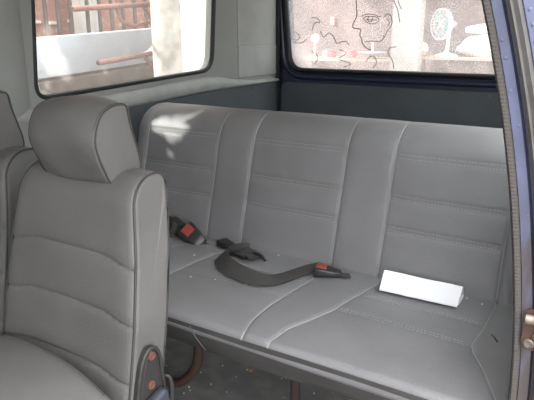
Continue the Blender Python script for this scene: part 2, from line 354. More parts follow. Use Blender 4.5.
# floor and roof
bm = bmesh.new(); box(bm, (WX, -0.95, FL - 0.06), (-0.02, TY, FL)); struct(link('floor', bm, CARPET, smooth=False))
bm = bmesh.new()
RS = [(WX - 0.055, RZ), (-1.40, RZ + 0.07), (-0.85, RZ + 0.10), (-0.45, RZ + 0.08), (-0.20, RZ + 0.0)]
prism(bm, [(x, -1.0, z) for x, z in RS] + [(x, -1.0, z + 0.05) for x, z in RS[::-1]], (0, TY + 1.06, 0)); struct(link('ceiling', bm, HEADL))

# rear edge of the sliding door opening (right side of the van)
def xz(z):
    zs = [-1.12, -0.8, -0.588, -0.512, -0.441, -0.307, -0.182, -0.064, 0.049, 0.20, 0.35, 0.44]
    xs = [-0.068, -0.069, -0.072, -0.074, -0.081, -0.098, -0.120, -0.148, -0.181, -0.228, -0.278, -0.31]
    return float(np.interp(z, zs, xs))
ZS = np.linspace(FL - 0.04, 0.42, 60)
_x = np.array([xz(z) for z in ZS]); _x = np.convolve(np.pad(_x, 3, mode='edge'), np.ones(7) / 7, 'valid')
def sweep_z(name, sec, m, parent=None, wob=0.0):
    """closed (dx, y) section swept up the curved pillar"""
    bm = bmesh.new(); rows = []
    for i, z in enumerate(ZS): rows.append([bm.verts.new((_x[i] + dx + wob * math.sin(i * 2.3), y, z)) for dx, y in sec])
    n = len(sec)
    for a, b_ in zip(rows, rows[1:]):
        for j in range(n): bm.faces.new((a[j], a[(j + 1) % n], b_[(j + 1) % n], b_[j]))
    bm.faces.new(rows[0][::-1]); bm.faces.new(rows[-1]); return link(name, bm, m, parent)
Y0 = 0.9
jamb = sweep_z('wall_right', [(0.004, Y0 + 0.03), (0.004, Y0 + 0.004), (0.013, Y0 + 0.002), (0.0145, Y0 - 0.003), (0.029, Y0 - 0.004), (0.031, Y0 + 0.012), (0.0355, Y0 + 0.012), (0.037, Y0 - 0.006), (0.056, Y0 - 0.004),
        (0.0575, Y0 - 0.007), (0.072, Y0 - 0.008), (0.077, Y0 - 0.002), (0.080, Y0 + 0.02), (0.080, Y0 + 0.10), (0.062, Y0 + 0.10), (0.062, Y0 + 0.05), (0.03, Y0 + 0.034), (0.004, Y0 + 0.034)], JAMB)
struct(jamb)
RW = rounded_quad([(1.12, -0.19), (2.45, -0.18), (2.40, 0.30), (1.12, 0.30)], [0.07, 0.08, 0.08, 0.06])
toR = lambda u, v, d: Vector((xz(v) + 0.080 - d, u, v))
bm = bmesh.new(); ring_plate(bm, RW, (Y0 + 0.10, TY + 0.05, -0.32, 0.40), toR, 0.0, 0.02)
for (z0, z1) in ((FL - 0.04, -0.7), (-0.7, -0.5), (-0.5, -0.40), (-0.40, -0.32)):
    q = [bm.verts.new(toR(u, v, d)) for d in (0.0, 0.02) for u, v in ((Y0 + 0.10, z0), (TY + 0.05, z0), (TY + 0.05, z1), (Y0 + 0.10, z1))]
    for f in ((0, 1, 2, 3), (7, 6, 5, 4), (0, 4, 5, 1), (1, 5, 6, 2), (2, 6, 7, 3), (3, 7, 4, 0)): bm.faces.new([q[i] for i in f])
struct(link('side_body', bm, JAMB, jamb))
w3 = bmesh.new(); L3 = offset_loop(RW, 0.004); A_ = [w3.verts.new(toR(p.x, p.y, 0.006)) for p in L3]; B_ = [w3.verts.new(toR(p.x, p.y, 0.010)) for p in L3]
w3.faces.new(A_); w3.faces.new(B_[::-1])
for j in range(len(A_)): w3.faces.new((A_[j], A_[(j + 1) % len(A_)], B_[(j + 1) % len(A_)], B_[j]))
win3 = struct(link('window_3', w3, GLASS_L)); seal('window_seal', offset_loop(RW, -0.003), toR, 0.010, RUBBER, win3, 0.006)
def blob(cx, cy, rx, ry, k=10): return [(cx + rx * math.cos(2 * PI * j / k), cy + ry * math.sin(2 * PI * j / k)) for j in range(k)]
struct(sweep_z('trim_6', blob(0.007, Y0 + 0.004, 0.0072, 0.011), WSTRIP))
struct(sweep_z('trim_7', [(0.037, Y0 - 0.002), (0.0375, Y0 - 0.016), (0.042, Y0 - 0.020), (0.045, Y0 - 0.016), (0.047, Y0 - 0.0165), (0.052, Y0 - 0.018), (0.0555, Y0 - 0.012), (0.056, Y0 - 0.002)], SEAL2))
for z in (-0.006, -0.031, -0.078, -0.128, -0.185, -0.262):     # spot weld dimples of the jamb
    bm = bmesh.new(); M = Matrix.Translation((xz(z) + 0.021 + 0.004 * math.sin(z * 90), Y0 - 0.003, z)) @ Matrix.Rotation(PI / 2, 4, 'X')
    lathe(bm, [(0.0035, 0), (0.0028, 0.0012), (0.001, 0.0016)], M, 10); link('spot_weld', bm, JAMB, jamb)
for z in (0.035, 0.015, -0.01):
    bm = bmesh.new(); M = Matrix.Translation((xz(z) + 0.064, Y0 - 0.0075, z)) @ Matrix.Rotation(PI / 2, 4, 'X')
    lathe(bm, [(0.003, 0), (0.0024, 0.0012), (0.001, 0.0016)], M, 10); link('spot_weld', bm, JAMB, jamb)
# door striker
st = thing('door_striker', 'rusty door latch striker with worn steel bolts on the door jamb', 'latch', (xz(-0.445) + 0.03, Y0 - 0.01, -0.48))
sx = xz(-0.445) + 0.031
bm = bmesh.new(); prism(bm, [(sx + p.x, Y0 - 0.006, -0.445 + p.y) for p in rounded_quad([(-0.016, -0.036), (0.030, -0.036), (0.030, 0.034), (-0.014, 0.034)], [0.014, 0.014, 0.01, 0.01])], (0, -0.004, 0)); link('plate', bm, RUST, st)
bm = bmesh.new(); M = Matrix.Translation((sx - 0.003, Y0 - 0.02, -0.424)) @ Matrix.Rotation(PI / 2, 4, 'Y'); lathe(bm, [(0.004, -0.012), (0.008, -0.009), (0.008, 0.002), (0.006, 0.004), (0.006, 0.03)], M, 14); link('pin', bm, CHROME, st)
for dz in (-0.010, -0.024):
    bm = bmesh.new(); M = Matrix.Translation((sx + (-0.004 if dz < -.02 else 0.008), Y0 - 0.009, -0.445 + dz)) @ Matrix.Rotation(PI / 2, 4, 'X')
    lathe(bm, [(0.0085, 0), (0.0085, 0.004), (0.006, 0.006), (0.0055, 0.003), (0.002, 0.003)], M, 12); link('bolt', bm, CHROME, st)

# ------------------------------------------------------------------ rear bench
bench = thing('bench_seat', 'long grey vinyl rear bench seat with ribbed pads across the back of the van', 'bench seat', (-0.785, 1.2, FL))
VS = [-1.40, -1.09, -0.952, -0.632, -0.487, -0.172]; HS = [-0.322, -0.432, -0.518]
PADS = [(-1.40, -1.09), (-0.952, -0.632), (-0.487, -0.172)]
def sm(x, a, b_, w): return 1 / (1 + np.exp(-(x - a) / w)) * 1 / (1 + np.exp((x - b_) / w))
def back_disp(x, y, z, ny, nz):
    fr = np.clip(-ny * 1.2, 0, 1) * (1 - 0.6 * np.clip(nz, 0, 1)) + 0.15 * np.clip(nz, 0, 1); d = np.zeros_like(x)
    edges = [-1.47] + VS + [-0.10]
    for a, b_ in zip(edges, edges[1:]):
        u = np.clip((x - a) / (b_ - a), 0, 1); ins = ((x >= a) & (x < b_)); strip = (b_ - a) < 0.2
        d = d + ins * (0.0045 if strip else 0.004) * (1 - np.abs(2 * u - 1) ** 4)
    for s in VS: d = d - 0.0028 * G(x - s, 0.0035)
    for a, b_ in PADS:
        m_ = sm(x, a, b_, 0.002)
        for h in HS: d = d - m_ * (0.0018 * G(z - h - 0.005, 0.0032) + 0.0018 * G(z - h + 0.005, 0.0032)) - m_ * 0.0012 * G(z - h, 0.018)
    d = d + 0.002 * np.sin(x * 9 + z * 7) * np.sin(z * 13 + 1)
    return d * fr
def shearY(V):
    z = V[..., 2]; V[..., 1] += (z + 0.65) * 0.27; return V
bp_ = rrect(1.405, 1.56, -0.72, -0.243, (0.082, 0.05, 0.03, 0.02), 12)
bback = pad('backrest', bp_, -1.475, -0.105, 300, 0.055, VINYL, bench, back_disp, step=0.0045, mv=shearY)
back_front = lambda z: 1.405 + (z + 0.65) * 0.27
# stitched rows on the pads
def stitch(bm, a, b_, ln=0.0045, gap=0.0035, r=0.0007):
    a = Vector(a); b_ = Vector(b_); L = (b_ - a).length; d = (b_ - a) / L; s = 0
    up = Vector((0, 0, 1)) if abs(d.z) < 0.9 else Vector((0, 1, 0)); w = d.cross(up).normalized() * r; h = w.cross(d).normalized() * r
    while s + ln < L:
        p = a + d * s; q = p + d * ln
        vs = [bm.verts.new(v) for v in (p - w - h, p + w - h, p + w + h, p - w + h, q - w - h, q + w - h, q + w + h, q - w + h)]
        for f in ((0, 1, 2, 3), (7, 6, 5, 4), (0, 4, 5, 1), (1, 5, 6, 2), (2, 6, 7, 3), (3, 7, 4, 0)): bm.faces.new([vs[i] for i in f])
        s += ln + gap
def back_surf(x, z):
    x_ = np.array([x]); z_ = np.array([z]); d = back_disp(x_, x_ * 0, z_, x_ * 0 - 1, x_ * 0)[0]; return Vector((x, back_front(z) - d, z))
for a, b_ in PADS:
    for h in HS:
        bm = bmesh.new()
        for o_ in (0.005, -0.005):
            xs_ = np.linspace(a + 0.012, b_ - 0.012, 12)
            for u, v in zip(xs_, xs_[1:]): stitch(bm, back_surf(u, h + o_) - Vector((0, 0.0006, 0)), back_surf(v, h + o_) - Vector((0, 0.0006, 0)))
        link('stitching', bm, THREAD, bback, smooth=False)
for s in VS:
    bm = bmesh.new(); pts = [back_surf(s, z) - Vector((0, 0.0002, 0)) for z in np.linspace(-0.645, -0.335, 24)]
    for k in range(1, 11):
        a = PI / 2 * k / 11 ; yy = 1.405 + 0.082 - 0.082 * math.cos(a); zz = -0.243 - 0.082 + 0.082 * math.sin(a)
        pts.append(Vector((s, yy + (zz + 0.65) * 0.27 + 0.0022 * math.cos(a), zz - 0.0012 * math.sin(a))))
    tube(bm, pts, 0.0019, 6); link('piping', bm, SEAM_HILITE, bback)  # pale bead laid in the groove as the seam's painted highlight

# cushion
def ip(y, pts): p = sorted(pts); return np.interp(y, [q[0] for q in p], [q[1] for q in p])
SEAMS = [[(0.90, -1.455), (1.0, -1.43), (1.07, -1.40), (1.17, -1.375), (1.40, -1.39)],
         [(0.90, -1.04), (1.0, -1.05), (1.06, -1.08), (1.15, -1.13), (1.26, -1.136), (1.31, -1.124), (1.40, -1.09)],
         [(0.90, -1.00), (1.0, -1.0), (1.108, -0.999), (1.2, -0.991), (1.284, -0.983), (1.40, -0.955)],
         [(0.90, -0.628), (0.944, -0.636), (1.003, -0.652), (1.08, -0.656), (1.156, -0.649), (1.323, -0.632), (1.40, -0.632)],
         [(0.90, -0.566), (0.949, -0.568), (1.016, -0.562), (1.08, -0.535), (1.15, -0.508), (1.268, -0.487), (1.367, -0.470), (1.40, -0.480)],
         [(0.90, -0.075), (0.986, -0.098), (1.075, -0.138), (1.13, -0.168), (1.168, -0.180), (1.25, -0.172), (1.40, -0.168)]]
SP = [(0, 1), (2, 3), (4, 5)]; HY = [1.162, 1.272]
def seat_disp(x, y, z, ny, nz):
    tp_ = np.clip(nz, 0, 1); C = [ip(y, s) for s in SEAMS]
    E = [np.full_like(x, -1.48)] + C + [np.full_like(x, -0.055)]
    d = np.zeros_like(x)
    for a, b_ in zip(E, E[1:]):
        w = np.maximum(b_ - a, 0.02); u = np.clip((x - a) / w, 0, 1); ins = (x >= a) & (x < b_)
        d = d + ins * 0.003 * (1 - np.abs(2 * u - 1) ** 4)
    for c in C: d = d - 0.0028 * G(x - c, 0.0036)
    for i, j in SP:
        m_ = sm(x, C[i], C[j], 0.002)
        for h in HY: d = d - m_ * (0.0018 * (G(y - h - 0.005, 0.0032) + G(y - h + 0.005, 0.0032)) - 0.001 * G(y - h, .003)) - m_ * 0.001 * G(y - h, 0.02)
    d = d + 0.003 * np.sin((y - 0.93) / 0.47 * PI) * tp_ + 0.0015 * np.sin(x * 11 + 1) * np.sin(y * 17)
    return d * tp_
cp = rrect(0.938, 1.43, -0.700, -0.653, (0.016, 0.02, 0.02, 0.02), 10)
seat = pad('seat_cushion', cp, -1.478, -0.072, 320, 0.016, VINYL, bench, seat_disp, step=0.0045)
def seat_z(x, y):
    a = np.array([float(x)]); b_ = np.array([float(y)]); d = seat_disp(a, b_, a * 0, a * 0, a * 0 + 1)[0]; return -0.653 + d
for i, j in SP:
    for h in HY:
        bm = bmesh.new()
        for o_ in (0.005, -0.005):
            y = h + o_; a = float(ip(y, SEAMS[i])) + 0.012; b_ = float(ip(y, SEAMS[j])) - 0.012; xs_ = np.linspace(a, b_, 12)
            for u, v in zip(xs_, xs_[1:]): stitch(bm, (u, y, seat_z(u, y) + 0.0008), (v, y, seat_z(v, y) + 0.0008))
        link('stitching', bm, THREAD, seat, smooth=False)
for s in SEAMS:
    bm = bmesh.new(); pts = []
    for y in np.linspace(0.966, 1.395, 40): x = float(ip(y, s)); pts.append((x, y, seat_z(x, y) + 0.0004))
    x = float(ip(0.95, s)); pts = [(x, 0.9378, -0.668), (x, 0.941, -0.660), (x, 0.950, -0.6545)] + pts
    tube(bm, pts, 0.0019, 6); link('piping', bm, SEAM_HILITE, seat)  # painted highlight of the cushion seams, as a pale bead
# front apron under the cushion
bm = bmesh.new()
ap = [(0.9365, -0.664), (0.9365, -0.672), (0.944, -0.70), (0.955, -0.725), (0.962, -0.742), (0.972, -0.746), (0.985, -0.74), (0.975, -0.71), (0.950, -0.69), (0.944, -0.668)]
n_ = 120; rows = []
for i in range(n_ + 1):
    x = -1.465 + 1.395 * i / n_; x = x * 1.0; rows.append([bm.verts.new((x, y + 0.0022 * math.sin(x * 13) * (1 if k < 5 else 0) * (-z - 0.664) / 0.08, z - 0.002 * math.sin(x * 5))) for k, (y, z) in enumerate(ap)])
for a, b_ in zip(rows, rows[1:]):
    for j in range(len(ap)): bm.faces.new((a[j], a[(j + 1) % len(ap)], b_[(j + 1) % len(ap)], b_[j]))
bm.faces.new(rows[0]); bm.faces.new(rows[-1][::-1])
apron = link('front_apron', bm, APRON, bench)
bm = bmesh.new(); tube(bm, [(-0.785, 0.936, -0.672), (-0.775, 0.943, -0.70), (-0.765, 0.9545, -0.727), (-0.758, 0.960, -0.741)], 0.0010, 6); link('apron_seam', bm, mat('apron_thread', (0.12, 0.118, 0.115), 0.7), apron)
bm = bmesh.new(); box(bm, (-1.44, 0.995, -0.755), (-0.09, 1.56, -0.702), 0.01); link('seat_base', bm, BLACKP, bench)
# bent rusty tube leg and the straight legs
bm = bmesh.new(); tube(bm, catmull([(-0.965, 1.20, -0.755), (-0.972, 1.20, -0.86), (-0.975, 1.20, -0.93), (-0.985, 1.20, -0.99), (-1.025, 1.20, -1.05), (-1.075, 1.20, -1.085), (-1.16, 1.20, -1.10)], 6), 0.0155, 12)
link('leg', bm, RUST, bench)['label'] = 'bent rusty tube leg'
for x, y in ((-0.645, 1.22), (-0.12, 1.22), (-1.38, 1.50), (-0.12, 1.50)):
    bm = bmesh.new(); tube(bm, [(x, y, -0.755), (x, y, FL + 0.003)], 0.0145, 12); lathe(bm, [(0.032, 0), (0.032, 0.004), (0.016, 0.007)], Matrix.Translation((x, y, FL)), 16); link('leg', bm, LEGM, bench)

# ------------------------------------------------------------------ middle row seats
cxm = -0.968
def hw(z): return np.interp(z, [-0.80, -0.70, -0.58, -0.44, -0.34, -0.25], [0.214, 0.214, 0.211, 0.200, 0.183, 0.160])
FHS = [-0.448, -0.563, -0.684]
def body_disp(x, y, z, ny, nz):
    fr = np.clip(-ny * 1.3, 0, 1); u = x      # x in -1..1 units
    d = 0.008 * (1 - np.abs(u) ** 4)
    bol = 1 / (1 + np.exp(-(np.abs(u) - 0.72) / 0.07))
    d = d + 0.006 * bol * (1 - np.clip((np.abs(u) - 0.9) / 0.1, 0, 1) ** 2)
    sag = 0.008 * (1 - u ** 2) - 0.012 * bol
    for h in FHS:
        dz = z - h - sag; d = d - 0.0035 * G(dz, 0.0035) - 0.002 * G(dz, 0.016)
    d = d + 0.006 * np.sin((z + 0.435) * 2 * PI / 0.118) * (z < -0.43) * 0
    return d * fr + np.clip(nz, 0, 1) * 0.004 * (1 - u ** 2)
def build_seat(label, dx, ws, dy, name='passenger_seat'):
    t = thing(name, label, 'seat', (cxm + dx, 0.45 + dy, FL))
    W = 0.2
    def bd(x, y, z, ny, nz): return body_disp((x - cxm) / W, y, z, ny, nz)
    def mvb(V):
        z = V[..., 2].copy(); V[..., 0] = cxm + (V[..., 0] - cxm) / W * hw(z) * ws + dx; V[..., 1] += (z + 0.70) * 0.21 + dy; return V
    bprof = rrect(0.708, 0.808, -0.80, -0.280, (0.062, 0.028, 0.02, 0.02), 14)
    body = pad('backrest', bprof, cxm - W, cxm + W, 90, 0.010, SEATV, t, bd, step=0.0045, mv=mvb)
    P = resample(bprof, 0.008)
    for sgn in (-1, 1):
        bm = bmesh.new()
        pts = np.array([[cxm + sgn * (W - 0.003), p[0], p[1]] for p in P if not (p[0] > 0.815 or p[1] < -0.79)])
        pts = pts[np.argsort(np.where(pts[:, 1] > 0.78, 10 + pts[:, 1], pts[:, 2]))]
        V = mvb(pts.copy()); V[:, 0] += sgn * 0.0005; V[:, 1] -= 0.001
        tube(bm, V.tolist(), 0.0026, 6); link('piping', bm, PIPE_D, body)
    # headrest: leaf-shaped side, full cushion front
    hp = [tuple(v)[:2] for v in catmull([Vector((a, b_, 0)) for a, b_ in [(0.850, -0.136), (0.822, -0.137), (0.792, -0.150), (0.774, -0.176), (0.766, -0.208), (0.772, -0.238), (0.783, -0.266), (0.802, -0.300), (0.845, -0.302), (0.885, -0.292), (0.890, -0.262), (0.879, -0.220), (0.868, -0.180), (0.862, -0.145)]], 6, True)]
    hx = 0.103
    def hd(x, y, z, ny, nz):
        u = (x - cxm) / hx
        return (0.008 * np.clip(-ny, 0, 1) + 0.010 * np.clip(nz, 0, 1)) * (1 - np.abs(u) ** 2.6) + 0.0015 * np.sin(x * 40 + z * 30)
    def mvh(V):
        V[..., 0] = cxm + (V[..., 0] - cxm) * ws + dx; V[..., 1] += dy; return V
    hr = pad('headrest', hp, cxm - hx, cxm + hx, 50, 0.007, SEATV, t, hd, step=0.005, mv=mvh)
    P = resample(hp, 0.006)
    for sgn in (-1, 1):
        for k in range(2):
            bm = bmesh.new()
            pts = np.array([[cxm + sgn * (hx - 0.0015 - 0.006 * k), p[0], p[1]] for p in P]); c = pts.mean(0); pts[:, 1:] = c[1:] + (pts[:, 1:] - c[1:]) * (1.0 if k else 0.975)
            V = mvh(pts); V[:, 0] += sgn * 0.001; tube(bm, V.tolist(), 0.0022 if k == 0 else 0.001, 6, closed=True); link('piping' if k == 0 else 'stitching', bm, PIPE_D, hr)
    # seat cushion
    def cd(x, y, z, ny, nz):
        u = (x - cxm) / 0.22; return np.clip(nz, 0, 1) * (0.070 * (1 - np.abs(u + 0.15) ** 2.2) * (0.55 + 0.45 * np.sin(np.clip((y - 0.12) / 0.56, 0, 1) * PI)))
    def mvc(V): V[..., 0] = cxm + (V[..., 0] - cxm) * ws + dx; V[..., 1] += dy; return V
    cpf = rrect(0.13, 0.672, -0.86, -0.684, (0.06, 0.035, 0.03, 0.03), 10)
    cu = pad('seat_cushion', cpf, cxm - 0.222, cxm + 0.222, 70, 0.03, SEATV, t, cd, step=0.007, mv=mvc)
    bm = bmesh.new(); pts = []
    for x in np.linspace(cxm - 0.19, cxm + 0.19, 30):
        z = -0.684 + cd(np.array([x]), np.array([0.64]), 0, np.array([0.0]), np.array([0.93]))[0]; pts.append([x, 0.655, z - 0.007])
    V = mvc(np.array(pts)); tube(bm, V.tolist(), 0.0026, 6); link('piping', bm, PIPE_D, cu)
    bm = bmesh.new(); box(bm, (cxm - 0.19 * ws + dx, 0.18 + dy, FL), (cxm + 0.19 * ws + dx, 0.64 + dy, -0.85), 0.015); link('seat_base', bm, BLACKP, t)
    return t
mid = build_seat('grey vinyl passenger seat with headrest and exposed black hinge bracket beside the rear bench', 0, 1, 0)
nb = build_seat('grey vinyl passenger seat by the left wall, cut off by the left edge', -0.425, 0.82, 0.03)
# hinge bracket on the right side of the near seat
XS = -0.7505
outl = [(0.703, -0.80), (0.708, -0.735), (0.722, -0.675), (0.734, -0.645), (0.750, -0.628), (0.765, -0.626), (0.779, -0.635), (0.788, -0.655), (0.793, -0.69), (0.800, -0.764), (0.803, -0.80)]
oc = [Vector(v) for v in catmull([(0, a, b_) for a, b_ in outl], 5)]
bm = bmesh.new(); prism(bm, [(XS - 0.004, v.y, v.z) for v in oc], (0.007, 0, 0)); br = link('hinge_bracket', bm, METALB, mid); br['label'] = 'black arched metal hinge bracket'
bm = bmesh.new(); tube(bm, [(XS + 0.004, v.y + 0.004 * (0.76 - v.y) / 0.06, v.z - 0.004) for v in oc], 0.0045, 8); link('raised_rim', bm, METALB, br)
bm = bmesh.new(); tube(bm, catmull([(XS + 0.003, 0.722, -0.79), (XS + 0.003, 0.735, -0.70), (XS + 0.003, 0.755, -0.645), (XS + 0.003, 0.775, -0.643), (XS + 0.003, 0.783, -0.70), (XS + 0.003, 0.79, -0.79)], 6), 0.0016, 6); link('edge_fold', bm, METALB, br)
for y, z in ((0.763, -0.649), (0.757, -0.716)):
    bm = bmesh.new(); M = Matrix.Translation((XS + 0.0025, y, z)) @ Matrix.Rotation(PI / 2, 4, 'Y'); lathe(bm, [(0.0105, 0), (0.010, 0.004), (0.007, 0.0055), (0.003, 0.0035)], M, 14)
    s_ = link('screw', bm, mat('screw_rust', (0.13, 0.045, 0.032), 0.8) if y > .76 else bpy.data.materials['screw_rust'], br)
bm = bmesh.new(); box(bm, (XS + 0.004, 0.685, -0.80), (XS + 0.03, 0.790, -0.738), 0.012, Matrix.Rotation(R(14), 3, 'X'), 3); link('recliner_cover', bm, mat('dark_blue_plastic', (0.045, 0.05, 0.065), 0.45), mid)
bm = bmesh.new(); tube(bm, catmull([(XS - 0.006, 0.808, -0.725), (XS + 0.002, 0.814, -0.728), (XS + 0.005, 0.818, -0.75), (XS + 0.004, 0.816, -0.80)], 6), [0.003 + 0.0002 * i for i in range(19)], 10); link('cover_tie', bm, METALB, mid)

# ------------------------------------------------------------------ seat belts on the bench
ZB = -0.6475
def buckle(label, loc, rz, tilt=0.0, s=1.0, roll=0.0, button=True, group=None):
    """housing: tapered block, slot at the wide end, red button on top; local +x = slot end"""
    t = thing('belt_buckle', label, 'seat belt buckle', loc)
    M = Matrix.Translation(loc) @ Matrix.Rotation(rz, 4, 'Z') @ Matrix.Rotation(-tilt, 4, 'Y') @ Matrix.Rotation(roll, 4, 'X') @ Matrix.Scale(s, 4)
    bm = bmesh.new(); st_ = [(-0.036, 0.013, 0.010), (-0.034, 0.016, 0.013), (-0.012, 0.021, 0.018), (0.020, 0.026, 0.023), (0.034, 0.026, 0.024), (0.0375, 0.024, 0.022)]
    rows = []
    for x, w, h in st_:
        rr = rounded_quad([(-w, 0.001), (w, 0.001), (w * 0.94, h), (-w * 0.94, h)], [0.004] * 4, 3); rows.append([bm.verts.new((x, p.x, p.y)) for p in rr])
    for a, b_ in zip(rows, rows[1:]):
        for j in range(len(a)): bm.faces.new((a[j], a[(j + 1) % len(a)], b_[(j + 1) % len(a)], b_[j]))
    bm.faces.new(rows[0][::-1]); bm.faces.new(rows[-1])
    bmesh.ops.transform(bm, matrix=M, verts=bm.verts); h = link('housing', bm, BLACKP, t)
    bm = bmesh.new(); box(bm, (0.036, -0.018, 0.006), (0.0388, 0.018, 0.015), 0.001); bmesh.ops.transform(bm, matrix=M, verts=bm.verts); link('slot_rim', bm, mat('grey_plastic', (0.25, 0.25, 0.25), 0.4), h)
    if button:
        bm = bmesh.new(); box(bm, (0.006, -0.0145, 0.0165), (0.034, 0.0145, 0.0255), 0.002); bmesh.ops.transform(bm, matrix=M @ Matrix.Rotation(R(-2), 4, 'Y'), verts=bm.verts); link('release_button', bm, REDB, h)
    bm = bmesh.new(); pts = [Vector((-0.033, 0, 0.006)), Vector((-0.045, 0.0, 0.004)), Vector((-0.060, -0.006, 0.002))]
    pts = catmull(pts, 5); ribbon(bm, pts, [(0, 1, 0)] * len(pts), 0.022, 0.003); bmesh.ops.transform(bm, matrix=M, verts=bm.verts); link('anchor_strap', bm, WEB, t)
    return t
buckle('black belt buckle with red button lying near the white paper roll', (-0.604, 1.330, ZB + 0.002), R(196), s=1.0)
buckle('black belt buckle with bright red button on the left of the bench', (-1.100, 1.358, ZB + 0.008), R(172), tilt=0.40, s=1.2, roll=-0.7)
buckle('small black buckle in the seat crease between the red button buckle and the belt loop', (-0.972, 1.362, ZB + 0.002), R(172), s=0.8, button=False)
# latch tongue plugged beside the left buckle
tb = thing('lap_belt', 'black lap belt end with adjuster standing behind the leftmost red button buckle', 'seat belt', (-1.235, 1.40, ZB))
bm = bmesh.new(); box(bm, (-1.200, 1.346, -0.638), (-1.153, 1.370, -0.588), 0.004, Matrix.Rotation(R(25), 3, 'Y')); ad_ = link('adjuster', bm, BLACKP, tb)
bm = bmesh.new(); pts = catmull([(-1.180, 1.358, -0.611), (-1.23, 1.362, -0.607), (-1.27, 1.36, -0.622), (-1.31, 1.355, -0.632)], 6); ribbon(bm, pts, [(0, 0.5, 0.9)] * len(pts), 0.045, 0.003); link('webbing', bm, WEB, tb)
bm = bmesh.new(); box(bm, (-1.186, 1.342, -0.634), (-1.166, 1.347, -0.594), 0.002, Matrix.Rotation(R(25), 3, 'Y')); link('slide_bar', bm, mat('dark_grey_plastic', (0.07, 0.07, 0.068), 0.4), ad_)
# loose belt
lb = thing('seat_belt', 'loose dark seat belt webbing looped in a curve on the bench cushion', 'seat belt', (-0.80, 1.25, ZB))
path = [(-0.880, 1.345, -0.636), (-0.900, 1.335, -0.634), (-0.925, 1.300, -0.630), (-0.912, 1.245, -0.626), (-0.863, 1.203, -0.627), (-0.802, 1.182, -0.630), (-0.745, 1.180, -0.633), (-0.712, 1.203, -0.637),
        (-0.695, 1.245, -0.641), (-0.680, 1.295, -0.642), (-0.662, 1.340, -0.642), (-0.640, 1.372, -0.641)]
wd = [(0.2, 0.3, 1), (0.4, 0.2, 1), (0.6, 0, 0.9), (0.7, 0.5, 0.7), (0.4, 0.9, 0.75), (0.15, 1, 0.6), (-0.4, 1, 0.4), (-0.8, 0.7, 0.2), (-1, 0.5, 0.05), (-1, 0.45, 0), (-1, 0.5, 0), (-0.9, 0.5, 0)]
pts = catmull(path, 6); wds = catmull(wd, 6)
bm = bmesh.new(); ribbon(bm, pts, wds, 0.049, 0.0022); link('webbing', bm, WEB, lb)
bm = bmesh.new()      # twisted end with plastic tongue
pts = catmull([(-0.925, 1.328, -0.638), (-0.905, 1.326, -0.633), (-0.88, 1.322, -0.630), (-0.852, 1.316, -0.634), (-0.832, 1.312, -0.640)], 6)
ribbon(bm, pts, [(0.1, 1, 0.5)] * 8 + [(0.1, 1, 0.15)] * 9 + [(0.1, 1, -0.2)] * 8, 0.05, 0.0025); link('folded_end', bm, WEB, lb)
bm = bmesh.new(); box(bm, (-0.920, 1.300, -0.6455), (-0.860, 1.330, -0.634), 0.005, Matrix.Rotation(R(-18), 3, 'Z')); tg = link('tongue_grip', bm, BLACKP, lb)
bm = bmesh.new(); tube(bm, catmull([(-0.862, 1.332, -0.635), (-0.842, 1.332, -0.632), (-0.822, 1.328, -0.636), (-0.805, 1.318, -0.642)], 5), 0.0045, 8); link('tongue_hook', bm, BLACKP, tg)

# ------------------------------------------------------------------ rolled paper
pr = thing('paper_roll', 'white sheet of paper folded into a three-sided roll on the bench', 'paper', (-0.35, 1.35, ZB))
def paper_section(k):
    tri = [(0.006, 0.001), (0.000, 0.004), (-0.001, 0.010), (0.022, 0.044), (0.029, 0.049), (0.036, 0.045), (0.066, 0.014), (0.066, 0.005), (0.055, 0.0025), (0.016, 0.0035), (0.013, 0.010)]
    return [Vector(v) for v in catmull([(0, a - 0.0, b_) for a, b_ in tri], 5)]
bm = bmesh.new(); sec = paper_section(0); A0 = Vector((-0.443, 1.303, -0.646)); A1 = Vector((-0.246, 1.309, -0.646)); rows = []
for i in range(9):
    t = i / 8; o_ = A0.lerp(A1, t); sc = 1.0 - 0.04 * t + 0.012 * math.sin(t * 9)
    a = []; c = []
    for q, v in enumerate(sec):
        tn = (sec[min(q + 1, len(sec) - 1)] - sec[max(q - 1, 0)]).normalized(); nn = Vector((0, -tn.z, tn.y)) * 0.0005
        base = o_ + Vector((0.004 * (v.z / 0.05) * (1 if i == 8 else 0), v.y * sc, v.z * sc)); a.append(bm.verts.new(base + nn)); c.append(bm.verts.new(base - nn))
    rows.append(a + c[::-1])
for a, b_ in zip(rows, rows[1:]):
    n = len(a)
    for j in range(n): bm.faces.new((a[j], a[(j + 1) % n], b_[(j + 1) % n], b_[j]))
for rw in (rows[0], rows[-1]):
    m_ = len(rw) // 2
    for j in range(m_ - 1): bm.faces.new((rw[j], rw[j + 1], rw[-2 - j], rw[-1 - j]))
link('folded_sheet', bm, PAPER, pr)

